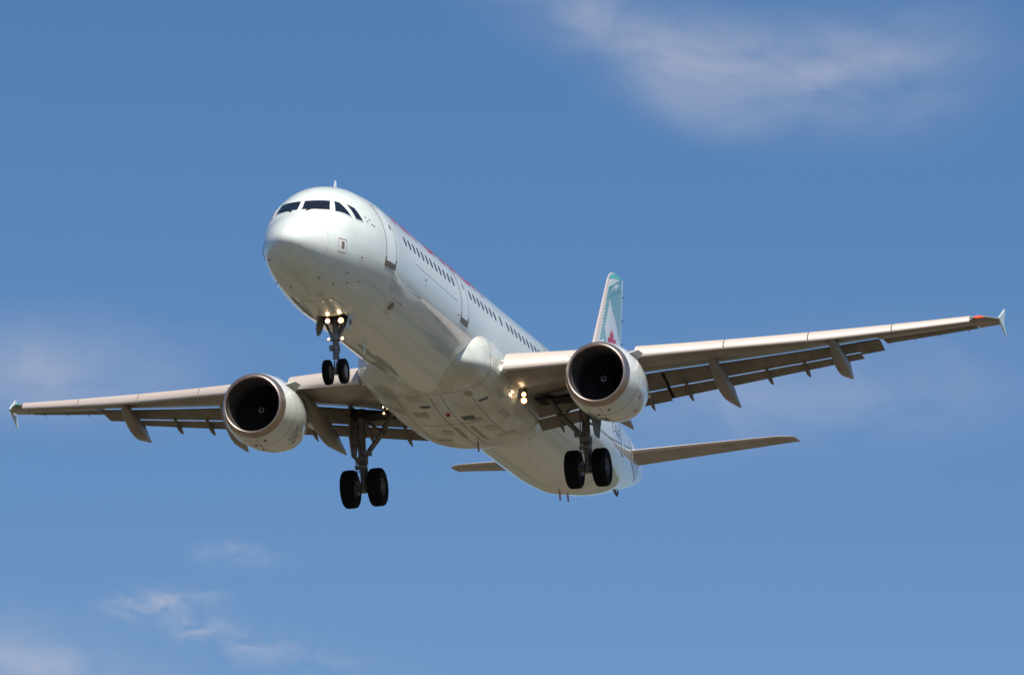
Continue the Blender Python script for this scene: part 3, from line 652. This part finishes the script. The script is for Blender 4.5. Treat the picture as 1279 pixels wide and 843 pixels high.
def make_tailplane(side):
    m = MB(); rings = []; us = [(1-cos(pi*i/16))/2 for i in range(17)]
    for y in (.3, 1.0, 2.5, 4.5, 5.7, 6.0, 6.15, 6.22):
        z = .62+.128*(y-1.0); a = 39.25+.56*(y-1.0)+max(0, y-5.7)**2*1.6; b = 42.35+.25*(y-1.0); c = b-a; inc = .05
        xs = [a+c*u for u in us]; t = .10*(1 if y < 6.1 else .5)
        rings.append([(x, side*y, z+t*c*.5*naca0((x-a)/c)-inc*(a+c*.5-x)+.003) for x in xs]+[(x, side*y, z-t*c*.5*naca0((x-a)/c)-inc*(a+c*.5-x)-.003) for x in xs[::-1][:-1]])
    n = len(rings[0]); m.loft(rings, 0, mifun=lambda i, j: 1 if j < 4 or j > n-4 else 0)
    T = m.build('tailplane', [GREY, BARE], PLANE, 50)
    p = MB(); pts = []
    for k in range(17):
        u = k/16; pts.append((38.4+4.2*u))
    # seal plate on the tail cone where the tailplane trims
    p.loft([[fpt(39.0+3.4*i/12, th_of(39.0+3.4*i/12, v), side, .012) for i in range(13)] for v in (.10, .35, .6, .85, 1.1)], 0, False, False, closed=False)
    p.build('trim_seal_plate', material('seal_plate_paint', (.66, .62, .62), .3, coat=.5), T)
    w = MB()
    return T
for s in (-1, 1): make_tailplane(s)

# ------------------------------------------------------------------ engines
def make_engine(side):
    O = Vector((15.57, side*5.72, -2.08))
    out = [(.16, 1.03), (.34, 1.085), (.7, 1.155), (1.2, 1.205), (1.8, 1.19), (2.4, 1.12), (2.9, 1.03), (3.32, .93)]
    m = MB(); m.revolve(out+[(3.30, .90), (2.6, .86), (2.2, .84)], O, 64); m.v = [v for v in m.v]
    E = m.build('engine', NACEL, PLANE, 45)
    lip = MB(); lip.revolve([(.27, 1.067), (.12, 1.017), (.05, .975), (.005, .945), (0, .925), (.02, .90), (.08, .875), (.17, .86)], O, 64); lip.build('inlet_lip', LIP, E, 60)
    d = MB(); d.revolve([(.165, .862), (.4, .855), (.8, .862), (.805, .85), (.85, .85), (.855, .862), (1.5, .868), (1.9, .86)], O, 64, cap1=True); d.build('inlet_duct', DUCT, E, 40)
    f = MB(); nb = 36
    for k in range(nb):
        t = 2*pi*k/nb
        rows = []
        for r, tw, ch in ((.24, .5, .10), (.5, .85, .12), (.86, 1.1, .15)):
            c = Vector((1.40, r*sin(t), r*cos(t))); tang = Vector((0, cos(t), -sin(t))); e = Vector((cos(tw), 0, 0))+tang*sin(tw)
            rows.append([O+c-e*ch/2, O+c+e*ch/2])
        f.loft(rows, 0, False, False, closed=False)
    f.revolve([(1.6, .86), (1.61, .2)], O, 32, cap1=True); f.build('fan', DARKM, E)
    s = MB(); s.revolve([(.95, .002), (1.01, .055), (1.13, .13), (1.30, .21), (1.47, .265), (1.57, .27)], O, 32); S = s.build('spinner', SPIN, E, 60)
    sp = MB(); q = []
    for k in range(26):
        u = k/25; t = u*2*pi*1.15; r = .02+.10*u; a = lerp([(.002, .95), (.055, 1.01), (.13, 1.13), (.21, 1.30)], r)-.012; q.append(O+Vector((a, r*sin(t), r*cos(t))))
    sp.tube(q, [.004+.012*sin(pi*k/25) for k in range(26)], 6); sp.build('spinner_spiral', SPIRAL, E)
    c = MB(); c.revolve([(2.3, .72), (3.2, .66), (3.9, .54), (4.35, .44), (4.33, .40), (4.0, .36)], O, 40); c.revolve([(3.9, .34), (4.5, .24), (5.0, .05)], O, 24, cap1=True); c.build('exhaust_cone', HOT, E, 45)
    # pylon
    p = MB(); y = side*5.72; rings = []
    for x, zt, zb, w in ((16.7, -.95, -1.1, .05), (17.3, -.80, -1.2, .17), (18.4, -.62, -1.2, .2), (19.6, -.60, -1.3, .2), (21.0, -.85, -1.45, .18), (22.6, -1.0, -1.42, .10), (23.6, -1.25, -1.42, .03)):
        rings.append([(x, y+w, zb), (x, y+w, zt-.06), (x, y+w*.6, zt), (x, y-w*.6, zt), (x, y-w, zt-.06), (x, y-w, zb), (x, y, zb-.05)])
    p.loft(rings); p.build('pylon', NACEL, E, 30)
    # strakes on both flanks, joints and latches
    for sg in (-1, 1):
        a = radians(52); R0 = 1.17
        def pt(x, r): return O+Vector((x, sg*r*sin(a), r*cos(a)))
        k = MB(); nrm = Vector((0, cos(a)*sg, -sin(a))); k.prism([pt(.75, R0), pt(1.15, R0+.28), pt(1.75, R0+.30), pt(1.9, R0)], nrm*.025); k.build('nacelle_strake', NACEL, E)
    j = MB()
    def R(x): return lerp([(a, b) for a, b in out], x)+.004
    for x0 in (1.02, 2.12):
        j.loft([[O+Vector((x0+o, R(x0+o)*sin(2*pi*k/64), R(x0+o)*cos(2*pi*k/64))) for k in range(65)] for o in (0, .014)], 0, False, False, closed=False)
    j.loft([[O+Vector((.36+2.8*i/20, o, -R(.36+2.8*i/20))) for i in range(21)] for o in (-.008, .008)], 0, False, False, closed=False)
    j.build('cowl_joint', SEAM, E)
    for xa, aa, xb, ab in ((1.55, -118, 2.25, -140),):
        for sg in (-1,):
            r = MB(); pa = [(xa+(xb-xa)*i/8, radians(aa+(ab-aa)*i/8)) for i in range(9)]
            r.loft([[O+Vector((x, (R(x)+.002)*sin(t+o), (R(x)+.002)*cos(t+o))) for x, t in pa] for o in (-.007, .007)], 0, False, False, closed=False)
            for x, t in (pa[0], pa[-1]): r.loft([[O+Vector((x+dx, (R(x+dx)+.004)*sin(t+o), (R(x+dx)+.004)*cos(t+o))) for o in (-.05, 0, .05)] for dx in (-.06, .06)], 0, False, False, closed=False)
            r.build('red_latch_marking', REDTHIN, E)
    for x, a in ((.62, 192), (1.5, 176), (.95, 172)): t = radians(a); c0 = O+Vector((x, R(x)*sin(t), R(x)*cos(t))); v = MB(); v.box(c0, (.10, .07, .02)); v.build('drain_opening', BLACK, E)
    return E
for s in (-1, 1): make_engine(s)

# ------------------------------------------------------------------ landing gear
def wheel(name, parent, c, R, w, rimR, out_dir, rim=None):
    m = MB(); h = w/2; cx, cy, cz = c
    prof = [(-h*.80, rimR), (-h*.93, rimR+.25*(R-rimR)), (-h, R-.40*(R-rimR)), (-h*.96, R-.20*(R-rimR)), (-h*.80, R-.06*(R-rimR)), (-h*.55, R-.005)]
    gro = []
    for g in (-.36, 0, .36): gro += [(h*g-.016, R), (h*g-.014, R-.014), (h*g+.014, R-.014), (h*g+.016, R)]
    prof = prof+gro+[(-a, r) for a, r in prof[::-1]]
    m.revolve(prof, (cx, cy, cz), 44, 'y', 0)
    for sg in (-1, 1):
        m.revolve([(sg*h*.80, rimR), (sg*h*.84, rimR*.97), (sg*h*.72, rimR*.86), (sg*h*.42, rimR*.70), (sg*h*.40, rimR*.48), (sg*h*.66, rimR*.36), (sg*h*.72, rimR*.22), (sg*h*.74, .002)], (cx, cy, cz), 32, 'y', 1)
    W = m.build(name, [RUBBER, rim or RIM], parent, 40)
    return W
def nose_gear():
    m = MB(); m.tube([(5.28, 0, -1.85), (5.22, 0, -2.6), (5.19, 0, -2.95)], [.10, .095, .10], 16); m.tube([(5.19, 0, -2.93), (5.18, 0, -3.05)], [.125, .125], 16); m.tube([(5.18, 0, -3.05), (5.14, 0, -3.35)], [.10, .085], 16); m.tube([(5.22, 0, -2.62), (5.21, 0, -2.74)], [.13, .13], 16)
    G = m.build('nose_gear', GEARL, PLANE, 40)
    p = MB(); p.tube([(5.14, 0, -3.33), (5.10, 0, -3.74)], .062, 16); p.build('oleo_piston', CHROME, G)
    a = MB(); a.tube([(5.10, -.2, -3.74), (5.10, .2, -3.74)], .065, 14); a.tube([(5.10, 0, -3.62), (5.10, 0, -3.83)], .095, 14); a.build('axle', GEARL, G)
    for y in (-.25, .25): wheel('wheel', G, (5.10, y, -3.74), .392, .215, .20, y, RIML)
    for sg in (-1, 1):
        b = MB(); b.tube([(5.20, sg*.07, -2.72), (5.32, sg*.38, -2.02)], [.045, .04], 10); b.tube([(5.25, sg*.06, -2.6), (5.62, sg*.16, -1.98)], [.04, .035], 10); b.build('drag_brace', GEARL, G)
    t = MB(); t.tube([(5.34, 0, -2.98), (5.48, 0, -3.3), (5.20, 0, -3.66)], [.035, .04, .035], 8); t.tube([(5.3, .06, -2.7), (5.36, .09, -3.0), (5.3, .1, -3.2)], .022, 8); t.tube([(5.1, -.14, -2.9), (5.12, -.15, -3.1), (5.14, -.06, -3.3)], .016, 8); t.box((5.12, .12, -2.98), (.14, .1, .16)); t.build('torque_link', GEARL, G)
    for y, z, r in ((.165, -2.15, .074), (-.26, -2.17, .086)):
        l = MB(); l.tube([(5.12, y, z), (4.98, y, z), (4.93, y, z)], [r*.6, r*1.12, r*1.1], 18); l.tube([(4.93, y, z), (4.918, y, z)], [r*1.1, r], 18, 2); l.tube([(4.935, y, z), (4.905, y, z), (4.88, y, z)], [r*.82, r*.75, r*.3], 18, 1); l.tube([(5.05, y, z), (5.2, y*.3, z-.1)], .03, 8); l.build('landing_light', [GEARL, LAMP, BLOOM], G, 40)
    for y, z, r in ((.155, -2.73, .045), (-.285, -2.74, .06)):
        l = MB(); l.tube([(5.10, y, z), (4.98, y, z), (4.94, y, z)], [r*.7, r*1.2, r*1.2], 14); l.tube([(4.945, y, z), (4.92, y, z), (4.90, y, z)], [r, r*.8, r*.3], 14, 1); l.tube([(5.06, y, z), (5.2, 0, z-.02)], .025, 8); l.build('turn_off_light', [GEARL, LAMPS], G, 40)
    # black sheet as shade in the bay mouth; two open doors beside the leg
    q = MB(); q.loft([[(x, y, fsec(x)[2]-fsec(x)[1]*sqrt(1-(y/fsec(x)[0])**2)-.006) for x in (4.78, 4.95, 5.2, 5.45, 5.7)] for y in (-.40, -.2, 0, .2, .40)], 0, False, False, closed=False); q.build('gear_bay_shade', BLACK, G)
    for sg in (-1, 1):
        d = MB(); poly = [(4.80, sg*.44, -1.97), (5.62, sg*.44, -1.97), (5.62, sg*.60, -2.38), (5.30, sg*.60, -2.52), (5.02, sg*.56, -2.36)]
        if sg < 0: poly = [(5.0, -.537, -1.96), (5.45, -.521, -1.98), (5.47, -.38, -2.37), (5.43, -.364, -2.41), (5.0, -.39, -2.39)]
        d.prism(poly, (0, .035, 0)); D = d.build('gear_door', BLUEG if sg < 0 else GEAR, G)  # starboard door gets darker metal: its shade is put into the colour
    def mp(u, v):
        # along the port door's outer face
        a = Vector((5.04, -.455, -2.235)); ex = Vector((.45, .02, -.012)).normalized(); ez = Vector((0, -.15, .41)).normalized(); n = ex.cross(ez).normalized(); n = n if n.y < 0 else -n
        return a+ex*u+ez*v+n*.024
    text_mesh('454', .22, mp, 'door_number', INK, G, bold=.004)
nose_gear()
def main_gear(side):
    y0 = side*3.80
    m = MB(); m.tube([(21.80, y0, -1.15), (21.84, y0, -2.2), (21.88, y0, -2.95)], [.15, .135, .13], 18); m.tube([(21.88, y0, -2.75), (21.88, y0, -2.98)], .185, 18); m.tube([(21.83, y0, -1.95), (21.84, y0, -2.1)], .19, 18)
    G = m.build('main_gear', GEAR, PLANE, 40)
    p = MB(); p.tube([(21.88, y0, -2.95), (21.96, y0, -3.77)], .10, 16); p.build('oleo_piston', CHROME if False else GEAR, G)
    a = MB(); a.tube([(21.96, y0-.45, -3.77), (21.96, y0+.45, -3.77)], .11, 14); a.tube([(21.95, y0, -3.60), (21.96, y0, -3.92)], .15, 14); a.tube([(21.96, y0-.2, -3.77), (21.96, y0-.33, -3.77)], .24, 20); a.tube([(21.96, y0+.2, -3.77), (21.96, y0+.33, -3.77)], .24, 20); a.build('axle', GEAR, G)
    for dy in (-.4635, .4635): wheel('wheel', G, (21.96, y0+dy, -3.77), .635, .45, .29, dy)
    b = MB(); b.tube([(21.55, side*2.55, -1.22), (21.72, side*3.05, -2.02), (21.85, side*3.68, -2.72)], [.085, .095, .08], 12); b.tube([(21.70, side*3.05, -2.06), (21.74, side*2.98, -1.96)], .13, 12); b.build('side_brace', GEAR, G)
    b = MB(); b.tube([(21.72, side*3.05, -2.02), (21.82, side*3.72, -1.45)], [.045, .045], 10); b.build('lock_stay', GEAR, G)
    t = MB(); t.tube([(22.02, y0, -2.9), (22.40, y0, -3.3), (22.08, y0, -3.68)], [.05, .06, .05], 10); t.build('torque_link', GEAR, G)
    h = MB(); h.tube([(21.68, y0+.13, -1.7), (21.66, y0+.15, -2.6), (21.72, y0+.18, -3.1), (21.8, y0+.12, -3.6)], .022, 8); h.tube([(21.70, y0-.12, -1.9), (21.66, y0-.15, -2.8), (21.74, y0-.2, -3.25), (21.84, y0-.2, -3.65)], .02, 8); h.tube([(21.66, y0+.02, -2.2), (21.64, y0+.06, -2.9), (21.76, y0+.09, -3.3)], .018, 8); h.box((21.68, y0, -2.86), (.18, .34, .14)); h.box((21.70, y0+.05, -3.12), (.14, .3, .10)); h.box((21.72, y0-side*.22, -2.66), (.16, .26, .16)); h.build('hydraulic_line', GEAR, G)
    r = MB(); r.tube([(21.9, y0+side*.02, -1.9), (22.3, y0-side*.0, -1.35)], [.06, .09], 10); r.build('retraction_jack', GEAR, G)
    d = MB(); yy = y0+side*.30; poly = [(21.25, yy-side*.06, -1.05), (22.55, yy-side*.02, -1.05), (22.60, yy+side*.03, -2.05), (22.25, yy+side*.03, -2.75), (21.75, yy+side*.02, -2.72), (21.40, yy, -2.1)]
    d.prism(poly, (0, .04, 0)); d.build('gear_door', FLAPG, G)
    s = MB(); s.tube([(21.85, y0+side*.1, -2.3), (21.95, yy, -2.35)], .03, 8); s.tube([(21.85, y0+side*.1, -1.7), (21.95, yy, -1.75)], .03, 8); s.build('door_link', GEAR, G)
    q = MB(); q.box((21.85, side*3.2, -1.42), (1.0, 1.9, .06)); q.build('gear_bay_shade', BLACK, G)  # black slab standing in for the shade inside the bay
for s in (-1, 1): main_gear(s)
